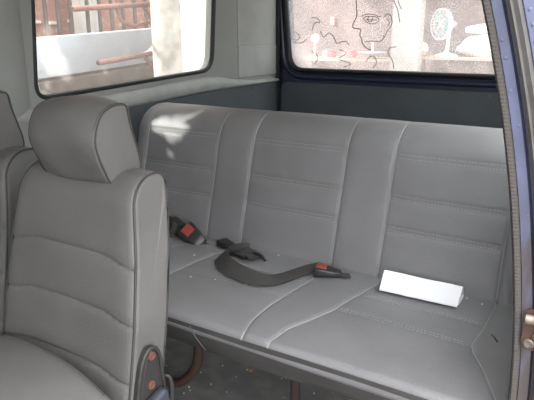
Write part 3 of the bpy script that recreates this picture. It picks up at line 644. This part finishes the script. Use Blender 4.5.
# crumbs and grit
bm = bmesh.new(); bmesh.ops.create_icosphere(bm, subdivisions=2, radius=0.0085)
for v in bm.verts: v.co = Vector((v.co.x * 1.1, v.co.y * 0.7, v.co.z * 0.5)) * (1 + 0.35 * random.random()) + Vector((-0.700, 1.222, ZB + 0.003)); 
tag(link('dry_crumb', bm, LEAFB), 'small brown dry crumb on the cushion seam in front of the belt', 'crumb')
bm = bmesh.new(); tube(bm, catmull([(-0.150, 1.222, ZB + 0.002), (-0.142, 1.212, ZB + 0.003), (-0.133, 1.196, ZB + 0.002)], 4), 0.0016, 6); tag(link('dry_twig', bm, mat('twig', (0.10, 0.08, 0.06), 0.8)), 'tiny dark dry twig lying at the right end of the bench cushion', 'twig')
bm = bmesh.new()
for _ in range(90):
    x = random.uniform(-1.35, -0.2); y = random.uniform(1.15, 1.75); r = random.uniform(0.001, 0.0026)
    lo = Vector((x - r, y - r * random.uniform(.5, 1.2), FL)); box(bm, lo, lo + Vector((2 * r, 1.7 * r, 1.2 * r)), 0, Matrix.Rotation(random.random() * 3, 3, 'Z'))
tag(link('floor_grit', bm, SPECK), 'pale grit and paper specks scattered on the dark van carpet', 'grit', kind='stuff')
bm = bmesh.new()
for (x, y) in ((-0.8, 1.385), (-1.02, 1.25), (-0.86, 1.14), (-0.40, 1.385), (-0.24, 1.382), (-0.77, 1.16), (-0.93, 1.12), (-0.2, 1.37)):
    box(bm, (x, y, seat_z(x, y)), (x + 0.003, y + 0.003, seat_z(x, y) + 0.002))
tag(link('seat_grit', bm, SPECK), 'tiny pale specks of grit on the bench cushion', 'grit', kind='stuff')
bm = bmesh.new(); bmesh.ops.create_icosphere(bm, subdivisions=2, radius=0.009)
for v in bm.verts: v.co = Vector((v.co.x, v.co.y * 0.8, v.co.z * 0.4)) * (1 + 0.4 * random.random()) + Vector((-0.93, 1.42, FL + 0.003))
tag(link('dry_leaf_bit', bm, LEAFB), 'brown scrap of dry leaf on the dark carpet below the bench', 'leaf')

# thin dark lines of a face on the rear glass
dr = []
bm = bmesh.new(); gy = TY + 0.0095
def px(*p): return [(x, gy, z) for x, z in p]
def ln_(p, r=0.0019): tube(bm, [Vector(v) for v in catmull(px(*p), 5)], r, 5)
ln_([(-1.160, 0.22), (-1.156, 0.168), (-1.149, 0.098), (-1.160, 0.07), (-1.170, 0.046), (-1.160, 0.034), (-1.125, 0.028), (-1.128, 0.010), (-1.126, -0.007), (-1.117, -0.02), (-1.113, -0.037), (-1.092, -0.061), (-1.059, -0.072)], 0.0024)
ln_([(-1.125, 0.09), (-1.10, 0.10), (-1.06, 0.099), (-1.03, 0.088), (-1.02, 0.093)])
ln_([(-1.115, 0.08), (-1.09, 0.06), (-1.05, 0.055), (-1.03, 0.075), (-1.06, 0.09), (-1.10, 0.088), (-1.115, 0.08)])
ln_([(-1.085, 0.088), (-1.09, 0.07), (-1.07, 0.065), (-1.065, 0.088)])
ln_([(-1.10, 0.075), (-1.04, 0.072)])
ln_([(-1.005, 0.085), (-0.99, 0.10), (-0.968, 0.085), (-0.965, 0.05), (-0.985, 0.02), (-0.998, -0.01), (-1.005, 0.0)])
ln_([(-0.99, 0.075), (-0.977, 0.06), (-0.985, 0.04)])
ln_([(-1.0, -0.012), (-1.02, -0.03), (-1.06, -0.028), (-1.10, -0.032)])
ln_([(-0.985, 0.25), (-0.96, 0.16), (-0.94, 0.12), (-0.925, 0.06)])
ln_([(-0.965, 0.25), (-0.94, 0.16), (-0.92, 0.12)])
ln_([(-0.94, -0.16), (-0.95, -0.12), (-0.975, -0.085), (-0.965, -0.06), (-0.935, -0.055)])
ln_([(-1.40, 0.02), (-1.385, 0.06), (-1.355, 0.065), (-1.37, 0.085), (-1.40, 0.09)])
ln_([(-1.35, 0.02), (-1.33, -0.01), (-1.30, 0.012), (-1.27, -0.012), (-1.255, -0.04), (-1.21, -0.03), (-1.18, -0.05)])
ln_([(-1.50, 0.02), (-1.47, -0.01), (-1.50, -0.035), (-1.46, -0.04), (-1.43, -0.02)])
ln_([(-1.24, -0.07), (-1.20, -0.09), (-1.24, -0.12), (-1.17, -0.14), (-1.21, -0.16)])
ln_([(-1.40, -0.08), (-1.36, -0.11), (-1.38, -0.15)]); ln_([(-1.09, -0.13), (-1.06, -0.10), (-1.03, -0.13), (-1.05, -0.16)])
link('face_drawing', bm, mat('dark_line', (0.02, 0.02, 0.022), 0.9), win2)['label'] = 'thin dark line drawing of a face in profile'
# wiped dirt marks at the rear corner of the side glass
bm = bmesh.new()
for (y, z) in ((2.10, 0.10), (2.06, 0.06), (2.045, -0.135)):
    tube(bm, [(WX - 0.0175, y, z + 0.03), (WX - 0.0175, y - 0.012, z)], 0.0015, 5)
link('scratch_mark', bm, mat('dirt_mark', (0.12, 0.11, 0.09), 0.8), win1)

# ------------------------------------------------------------------ outside
GZ = -1.72
bm = bmesh.new(); box(bm, (-30, -20, GZ - 0.2), (25, 30, GZ)); struct(link('ground', bm, mat('dusty_ground', (0.22, 0.20, 0.18), 0.95, bump=(5, 0.5, 'noise'), var=(1.5, (0.16, 0.145, 0.13), 0.4, 0.65)), smooth=False))
BR = bpy.data.materials.new('red_brick'); BR.use_nodes = True; nt = BR.node_tree; b = nt.nodes['Principled BSDF']; b.inputs['Roughness'].default_value = 0.9
tc = nt.nodes.new('ShaderNodeTexCoord'); mp = nt.nodes.new('ShaderNodeMapping'); mp.inputs['Rotation'].default_value = (0, PI / 2, PI / 2)
sx_ = nt.nodes.new('ShaderNodeSeparateXYZ'); cb = nt.nodes.new('ShaderNodeCombineXYZ'); nt.links.new(tc.outputs['Object'], sx_.inputs[0]); nt.links.new(sx_.outputs['Y'], cb.inputs['X']); nt.links.new(sx_.outputs['Z'], cb.inputs['Y'])
bk = nt.nodes.new('ShaderNodeTexBrick'); bk.inputs['Scale'].default_value = 4; bk.inputs['Color1'].default_value = (0.33, 0.13, 0.09, 1); bk.inputs['Color2'].default_value = (0.28, 0.10, 0.07, 1); bk.inputs['Mortar'].default_value = (0.32, 0.18, 0.13, 1); bk.inputs['Mortar Size'].default_value = 0.012
nt.links.new(cb.outputs[0], bk.inputs['Vector']); 
nz = nt.nodes.new('ShaderNodeTexNoise'); nz.inputs['Scale'].default_value = 9; nz.inputs['Detail'].default_value = 6; nt.links.new(tc.outputs['Object'], nz.inputs['Vector'])
rr_ = nt.nodes.new('ShaderNodeMapRange'); rr_.inputs[1].default_value = 0.52; rr_.inputs[2].default_value = 0.7; nt.links.new(nz.outputs['Fac'], rr_.inputs[0])
mx = nt.nodes.new('ShaderNodeMix'); mx.data_type = 'RGBA'; nt.links.new(rr_.outputs[0], mx.inputs[0]); nt.links.new(bk.outputs['Color'], mx.inputs[6]); mx.inputs[7].default_value = (0.42, 0.31, 0.24, 1); nt.links.new(mx.outputs[2], b.inputs['Base Color'])
bm = bmesh.new(); box(bm, (-6.3, 1.5, GZ), (-6.0, 8.4, 4.6)); bw = tag(link('brick_wall', bm, BR, smooth=False), 'red brick wall behind the dark vertical fence bars', 'wall')
bm = bmesh.new()
for (y, w) in ((4.55, 0.17), (4.83, 0.15), (5.1, 0.12), (6.15, 0.11), (6.42, 0.11), (6.68, 0.12), (6.95, 0.1)):
    box(bm, (-6.01, y - w / 2, 0.135 + 0.02 * math.sin(y * 9)), (-5.975, y + w / 2, 0.17 + 0.02 * math.sin(y * 9)), 0.008)
link('mortar_patch', bm, mat('pale_mortar', (0.6, 0.55, 0.45), 0.9), bw)
fe = thing('bar_fence', 'rusty brown vertical bar fence in front of the red brick wall', 'fence', (-5.5, 5.0, GZ))
bars = [3.95, 4.155, 4.33, 4.50, 4.68, 4.93, 5.12, 5.32, 5.52, 5.73, 5.94, 6.15, 6.37, 6.6, 6.83, 7.06]
RBAR = mat('brown_bar', (0.05, 0.028, 0.024), 0.7, var=(10, (0.08, 0.042, 0.036), 0.4, 0.65))
for y in bars:
    bm = bmesh.new(); tube(bm, [(-5.5, y, GZ), (-5.5, y, 1.6)], 0.024, 8); link('bar', bm, RBAR, fe)
for z in (-0.9, 1.35):
    bm = bmesh.new(); box(bm, (-5.52, 3.85, z), (-5.48, 7.2, z + 0.05)); link('rail', bm, RBAR, fe)
CONC = mat('pale_concrete', (0.62, 0.60, 0.56), 0.9, bump=(20, 0.3, 'noise'), var=(3, (0.48, 0.46, 0.42), 0.4, 0.65))
bm = bmesh.new(); box(bm, (-5.78, 4.90, GZ), (-5.58, 5.20, 2.2), 0.02); tag(link('concrete_post', bm, CONC), 'grey concrete post among the fence bars', 'post')
bm = bmesh.new(); box(bm, (-4.16, 2.2, -0.345), (-4.0, 5.4, -0.025), 0.012)
for v in bm.verts: v.co.z += (v.co.y - 3.0) * 0.0635
tag(link('white_beam', bm, mat('white_painted_panel', (0.46, 0.48, 0.52), 0.5)), 'long white painted panel lying across in front of the fence', 'panel')
bm = bmesh.new(); box(bm, (-4.5, 1.8, GZ), (-3.98, 5.4, -0.37), 0.03); 
for v in bm.verts:
    if v.co.z > -1: v.co.z += (v.co.y - 3.0) * 0.064
tag(link('low_wall', bm, mat('stained_concrete', (0.13, 0.10, 0.08), 0.95, bump=(14, 0.6, 'noise'), var=(5, (0.07, 0.05, 0.038), 0.42, 0.6))), 'stained brown low wall carrying the white panel', 'wall')
rk = thing('pipe_rack', 'rack of pinkish rusty pipes in front of the white panel', 'pipes', (-3.45, 3.9, GZ))
RP = mat('pink_rust_pipe', (0.25, 0.11, 0.085), 0.7, var=(12, (0.18, 0.08, 0.06), 0.4, 0.6))
def pipe(bm, pts, r, hollow=False):
    tube(bm, pts, r, 12)
for pts, r in (([(-3.4, 2.908, 0.181), (-3.4, 3.4, 0.222), (-3.43, 4.3, 0.295)], 0.021), ([(-3.4, 3.11, -0.205), (-3.4, 3.82, -0.140), (-3.53, 4.3, -0.096)], 0.021),
               (catmull([(-3.4, 3.62, -0.16), (-3.4, 3.68, -0.22), (-3.4, 3.80, -0.285), (-3.4, 4.1, -0.30)], 5), 0.016), (catmull([(-3.42, 3.36, 0.23), (-3.42, 3.40, 0.12), (-3.42, 3.52, 0.075), (-3.42, 3.72, 0.10), (-3.42, 4.1, 0.13)], 5), 0.014),
               ([(-3.43, 3.66, 0.24), (-3.43, 3.84, 0.05)], 0.014), ([(-3.43, 4.27, GZ), (-3.43, 4.27, 0.5)], 0.024)):
    bm = bmesh.new(); tube(bm, pts, r, 12); link('pipe', bm, RP, rk)
for a, b_ in (((-3.4, 2.904, 0.1807), (-3.4, 2.9085, 0.1811)), ((-3.4, 3.1055, -0.2055), (-3.4, 3.11, -0.205))):
    bm = bmesh.new(); tube(bm, [a, b_], 0.015, 12); link('pipe_mouth', bm, RUBBER, rk)
bm = bmesh.new(); bmesh.ops.create_icosphere(bm, subdivisions=4, radius=1)
for v in bm.verts:
    n = v.co.copy(); v.co = Vector((n.x * 0.08, n.y * 0.22, n.z * (0.05 + 0.09 * max(0, n.y + 0.3)) + 0.12 * max(-0.2, n.y))) * (1 + 0.10 * math.sin(n.x * 9 + n.y * 5 + n.z * 6)) + Vector((-3.72, 4.12, -0.16))
tag(link('rag_bundle', bm, mat('grey_green_rag', (0.45, 0.46, 0.40), 0.9, bump=(12, 0.8, 'noise'))), 'grey green rag bundle hanging over the pipes by the column', 'rag')
bm = bmesh.new(); tube(bm, [(-2.95, 3.40, GZ), (-2.95, 3.40, 1.8)], 0.112, 28); tag(link('concrete_column', bm, mat('whitewashed_concrete', (0.38, 0.35, 0.31), 0.9, bump=(25, 0.5, 'noise'), var=(7, (0.22, 0.19, 0.16), 0.45, 0.65))), 'round whitewashed concrete column beyond the side window', 'column')
bm = bmesh.new(); box(bm, (-3.06, 3.54, GZ), (-3.0, 4.9, 1.8), 0.01)
for v in bm.verts: v.co.x -= max(0.0, v.co.z - GZ) * 0.30 - 0.42
tag(link('sheet_panel', bm, mat('bright_sheet', (0.66, 0.65, 0.60), 0.6, bump=(6, 0.1, 'noise'), var=(9, (0.52, 0.50, 0.45), 0.5, 0.75))), 'bright cream sheet panel standing right of the round column', 'panel')
bm = bmesh.new(); tube(bm, catmull([(-2.90, 3.50, 0.9), (-2.90, 3.49, 0.3), (-2.90, 3.485, 0.0), (-2.90, 3.51, -0.35), (-2.90, 3.52, -1.0)], 6), 0.011, 8); tag(link('cream_cable', bm, mat('cream_cable', (0.8, 0.74, 0.55), 0.6)), 'thin cream cable running down beside the round column', 'cable')

# beyond the rear window
bm = bmesh.new(); box(bm, (-9.5, 11.2, GZ), (3.0, 11.5, 4.6)); tag(link('rear_wall', bm, mat('mauve_render', (0.22, 0.15, 0.145), 0.95, bump=(4, 0.5, 'noise'), var=(1.6, (0.13, 0.095, 0.095), 0.4, 0.62)), smooth=False), 'mottled mauve brown wall behind the fan', 'wall')
bm = bmesh.new(); box(bm, (-3.13, 9.0, GZ), (-2.68, 9.25, 2.6), 0.02); tag(link('square_pillar', bm, mat('cream_pillar', (0.40, 0.375, 0.35), 0.9, bump=(10, 0.4, 'noise'), var=(2, (0.28, 0.25, 0.22), 0.5, 0.7))), 'pale square concrete pillar left of the fan', 'pillar')
bm = bmesh.new(); box(bm, (-7.5, 8.2, 2.75), (1.5, 11.2, 2.85)); sr = thing('added_shade_roof', 'unseen flat roof added to shade the work tables behind the van', 'roof', (-3.0, 9.7, GZ)); link('roof_sheet', bm, CONC, sr)  # out of view, added to darken the outdoors behind the rear window
for x in (-7.3, 1.3): bm = bmesh.new(); box(bm, (x - 0.06, 8.3, GZ), (x + 0.06, 8.42, 2.75)); link('post', bm, CONC, sr)
tbm = mat('tan_wood', (0.50, 0.38, 0.29), 0.7)
def table(label, x0, x1, zt, y0=9.7, y1=10.6):
    t = thing('work_table', label, 'table', ((x0 + x1) / 2, (y0 + y1) / 2, GZ)); bm = bmesh.new(); box(bm, (x0, y0, zt - 0.05), (x1, y1, zt), 0.006); link('tabletop', bm, tbm, t)
    for x in (x0 + 0.08, x1 - 0.08):
        for y in (y0 + 0.08, y1 - 0.08): bm = bmesh.new(); box(bm, (x - 0.03, y - 0.03, GZ), (x + 0.03, y + 0.03, zt - 0.05)); link('leg', bm, tbm, t)
table('tan work table carrying the white pedestal fan', -3.1, -1.2, -0.345)
table('tan work table with red cans at the left of the rear window', -5.4, -3.3, -0.405)
fan = thing('desk_fan', 'white desk fan with round wire guard on the work table', 'fan', (-2.50, 9.95, -0.345))
FW = mat('fan_white', (0.92, 0.93, 0.93), 0.4); FB = mat('fan_blade', (0.40, 0.66, 0.70), 0.35)
bm = bmesh.new(); lathe(bm, [(0.20, 0), (0.20, 0.02), (0.15, 0.04), (0.05, 0.06), (0.035, 0.10)], Matrix.Translation((-2.48, 9.95, -0.345)) @ Matrix.Scale(0.75, 4, (0, 1, 0)), 28); link('base', bm, FW, fan)
bm = bmesh.new(); tube(bm, [(-2.47, 9.95, -0.26), (-2.46, 9.95, 0.17)], 0.030, 14); link('pole', bm, FW, fan)
Hc = Vector((-2.58, 9.88, 0.175)); fd = Vector((-0.62, -0.78, 0.0)).normalized(); MH = Matrix.Translation(Hc) @ fd.to_track_quat('Z', 'Y').to_matrix().to_4x4()
bm = bmesh.new(); lathe(bm, [(0.02, -0.24), (0.06, -0.22), (0.075, -0.12), (0.07, -0.03), (0.03, 0.0)], MH, 20); link('motor_housing', bm, FW, fan)
bm = bmesh.new(); lathe(bm, [(0.03, -0.285), (0.045, -0.28), (0.045, -0.242), (0.02, -0.238)], MH, 16); link('rear_cap', bm, mat('pink_plastic', (0.85, 0.30, 0.35), 0.5), fan)
bm = bmesh.new()
for z, rr in ((-0.03, 0.24), (0.03, 0.245), (0.06, 0.15), (-0.045, 0.15)): tube(bm, [MH @ Vector((rr * math.cos(2 * PI * k / 36), rr * math.sin(2 * PI * k / 36), z)) for k in range(36)], 0.011 if rr > 0.2 else 0.004, 6, closed=True)
for k in range(30):
    a = 2 * PI * k / 30; c, s_ = math.cos(a), math.sin(a)
    tube(bm, [MH @ Vector((r_ * c, r_ * s_, z)) for r_, z in ((0.04, 0.07), (0.15, 0.06), (0.24, 0.03), (0.24, -0.03), (0.15, -0.045), (0.07, -0.05))], 0.0025, 4)
link('wire_guard', bm, FW, fan)
for k in range(3):
    bm = bmesh.new(); g = []
    for i in range(7):
        row = []
        for j in range(9):
            a = 2 * PI * k / 3 + (j / 8 - 0.5) * (1.35 if i > 1 else 0.7); r_ = 0.04 + 0.17 * i / 6; row.append(bm.verts.new(MH @ Vector((r_ * math.cos(a), r_ * math.sin(a), 0.018 + 0.025 * (j / 8 - 0.5)))))
        g.append(row)
    for i in range(6):
        for j in range(8): bm.faces.new((g[i][j], g[i][j + 1], g[i + 1][j + 1], g[i + 1][j]))
    bmesh.ops.solidify(bm, geom=bm.faces[:], thickness=0.003); link('blade', bm, FB, fan)
bm = bmesh.new(); lathe(bm, [(0.045, -0.01), (0.045, 0.03), (0.02, 0.045)], MH, 18); link('hub', bm, FW, fan)
SACK = mat('white_sack', (0.93, 0.93, 0.95), 0.8, bump=(6, 0.5, 'noise'))
def sack(c, r, seed, label, group=None, m=SACK):
    random.seed(seed); ph = [random.random() * 6 for _ in range(4)]
    bm = bmesh.new(); bmesh.ops.create_icosphere(bm, subdivisions=4, radius=1)
    for v in bm.verts:
        n = v.co.copy(); k = 1 + 0.07 * math.sin(n.x * 5 + ph[0]) * math.sin(n.y * 4 + ph[1]) + 0.05 * math.sin(n.z * 7 + ph[2])
        v.co = Vector((c[0] + r[0] * n.x * k, c[1] + r[1] * n.y * k, c[2] + max(r[2] * n.z * k * (1.0 if n.z > 0 else 0.6), -r[2] * 0.5)))
    return tag(link('cloth_sack', bm, m), label, 'sack', group)
sack((-1.86, 10.05, -0.225), (0.46, 0.30, 0.24), 3, 'large white cloth heap right of the fan, at the bottom of the pile')
sack((-1.93, 10.02, 0.075), (0.28, 0.22, 0.11), 5, 'small peaked white cloth bundle on top of the heap right of the fan')
sack((-2.85, 9.85, -0.235), (0.09, 0.08, 0.12), 6, 'small pale cloth bundle left of the fan base', m=mat('pale_cloth', (0.75, 0.68, 0.65), 0.8))
RED = mat('faded_red', (0.6, 0.16, 0.17), 0.5)
for x, w in ((-4.66, 0.13), (-4.25, 0.14)):
    bm = bmesh.new(); M = Matrix.Translation((x, 9.95, -0.405)); lathe(bm, [(w, 0), (w, 0.10), (w * 0.9, 0.13), (w * 0.3, 0.14)], M, 20)
    tag(link('red_can', bm, RED), 'faded red can, left of the two on the table' if x < -4.5 else 'faded red can, right of the two on the table', 'can')
bm = bmesh.new(); lathe(bm, [(0.05, 0.0), (0.05, 0.02), (0.02, 0.03), (0.015, 0.08), (0.26, 0.10), (0.27, 0.115), (0.02, 0.12), (0.015, 0.28)], Matrix.Translation((-3.80, 9.95, -0.405)), 20); tag(link('white_dish_stand', bm, FW), 'white dish stand with a thin stem on the table', 'stand')
bm = bmesh.new(); bmesh.ops.create_icosphere(bm, subdivisions=3, radius=0.085)
for v in bm.verts: v.co = v.co * (1 + 0.1 * math.sin(v.co.x * 40)) + Vector((-4.98, 10.0, -0.06))
tube(bm, [(-4.98, 10.0, -0.405), (-4.98, 10.0, -0.12)], 0.02, 8); tag(link('white_lamp', bm, FW), 'white round knob on a short stem at the left of the rear table', 'ornament')
bm = bmesh.new(); box(bm, (-5.22, 11.15, 0.2), (-5.12, 11.2, 0.36), 0.01); tag(link('wall_plaque', bm, mat('faded_pink', (0.6, 0.3, 0.3), 0.6)), 'small faded pink plaque on the mauve wall', 'plaque')

# ------------------------------------------------------------------ tree over the left side of the van (out of frame, dapples the sun)
tr = thing('shade_tree', 'leafy tree standing beside the van outside the left windows', 'tree', (-4.6, -2.1, GZ))
bm = bmesh.new(); tube(bm, catmull([(-4.6, -2.1, GZ), (-4.55, -2.0, 0.0), (-4.3, -1.7, 1.2), (-3.9, -1.3, 2.0)], 6), [0.14 - 0.004 * i for i in range(19)], 12); link('trunk', bm, mat('bark', (0.15, 0.11, 0.08), 0.9, bump=(20, 0.8, 'noise')), tr)
bm = bmesh.new(); random.seed(21)
ctr = Vector((-1.33, 1.47, -0.34)) - SUN_DIR * 1.9
side = SUN_DIR.cross(Vector((0, 0, 1))).normalized(); upv = side.cross(SUN_DIR).normalized()
O0 = Vector((-1.33, 1.47, -0.34))
gaps = []      # openings cut in the crown to place sun spots on the bench back
for (x, z, ra, rb) in ((-1.375, -0.285, 0.010, 0.022), (-1.325, -0.30, 0.010, 0.035), (-1.265, -0.315, 0.016, 0.05), (-1.265, -0.235, 0.016, 0.012), (-1.445, -0.35, 0.008, 0.012), (-1.41, -0.40, 0.008, 0.022), (-1.27, -0.44, 0.010, 0.022)):
    p = Vector((x, 1.405 + (z + 0.65) * 0.27, z)) - O0; gaps.append((p.dot(side), p.dot(upv), ra, rb))
for _ in range(22000):
    a, b_, c = random.uniform(-1.2, 1.05), random.uniform(-0.9, 1.0), random.uniform(-0.1, 0.7)
    p = ctr + side * a + upv * b_ - SUN_DIR * c
    if any(((a - g[0]) / (g[2] + 0.022)) ** 2 + ((b_ - g[1]) / (g[3] + 0.022)) ** 2 < 1 for g in gaps): continue
    q = Matrix.Rotation(random.random() * 6.28, 3, 'Z') @ Matrix.Rotation(random.uniform(-0.9, 0.9), 3, 'X') @ Matrix.Rotation(random.uniform(-.9, .9), 3, 'Y')
    L = random.uniform(0.035, 0.06); w = L * 0.42
    vs = [bm.verts.new(p + q @ Vector(v)) for v in ((-L, 0, 0), (-L * .3, -w, 0.006), (L * .4, -w * .8, 0.004), (L, 0, -0.01), (L * .4, w * .8, 0.004), (-L * .3, w, 0.006))]
    bm.faces.new(vs)
fo = link('foliage', bm, mat('leaf_green', (0.09, 0.16, 0.04), 0.6, var=(3, (0.14, 0.2, 0.05), 0.4, 0.6)), tr, smooth=False)
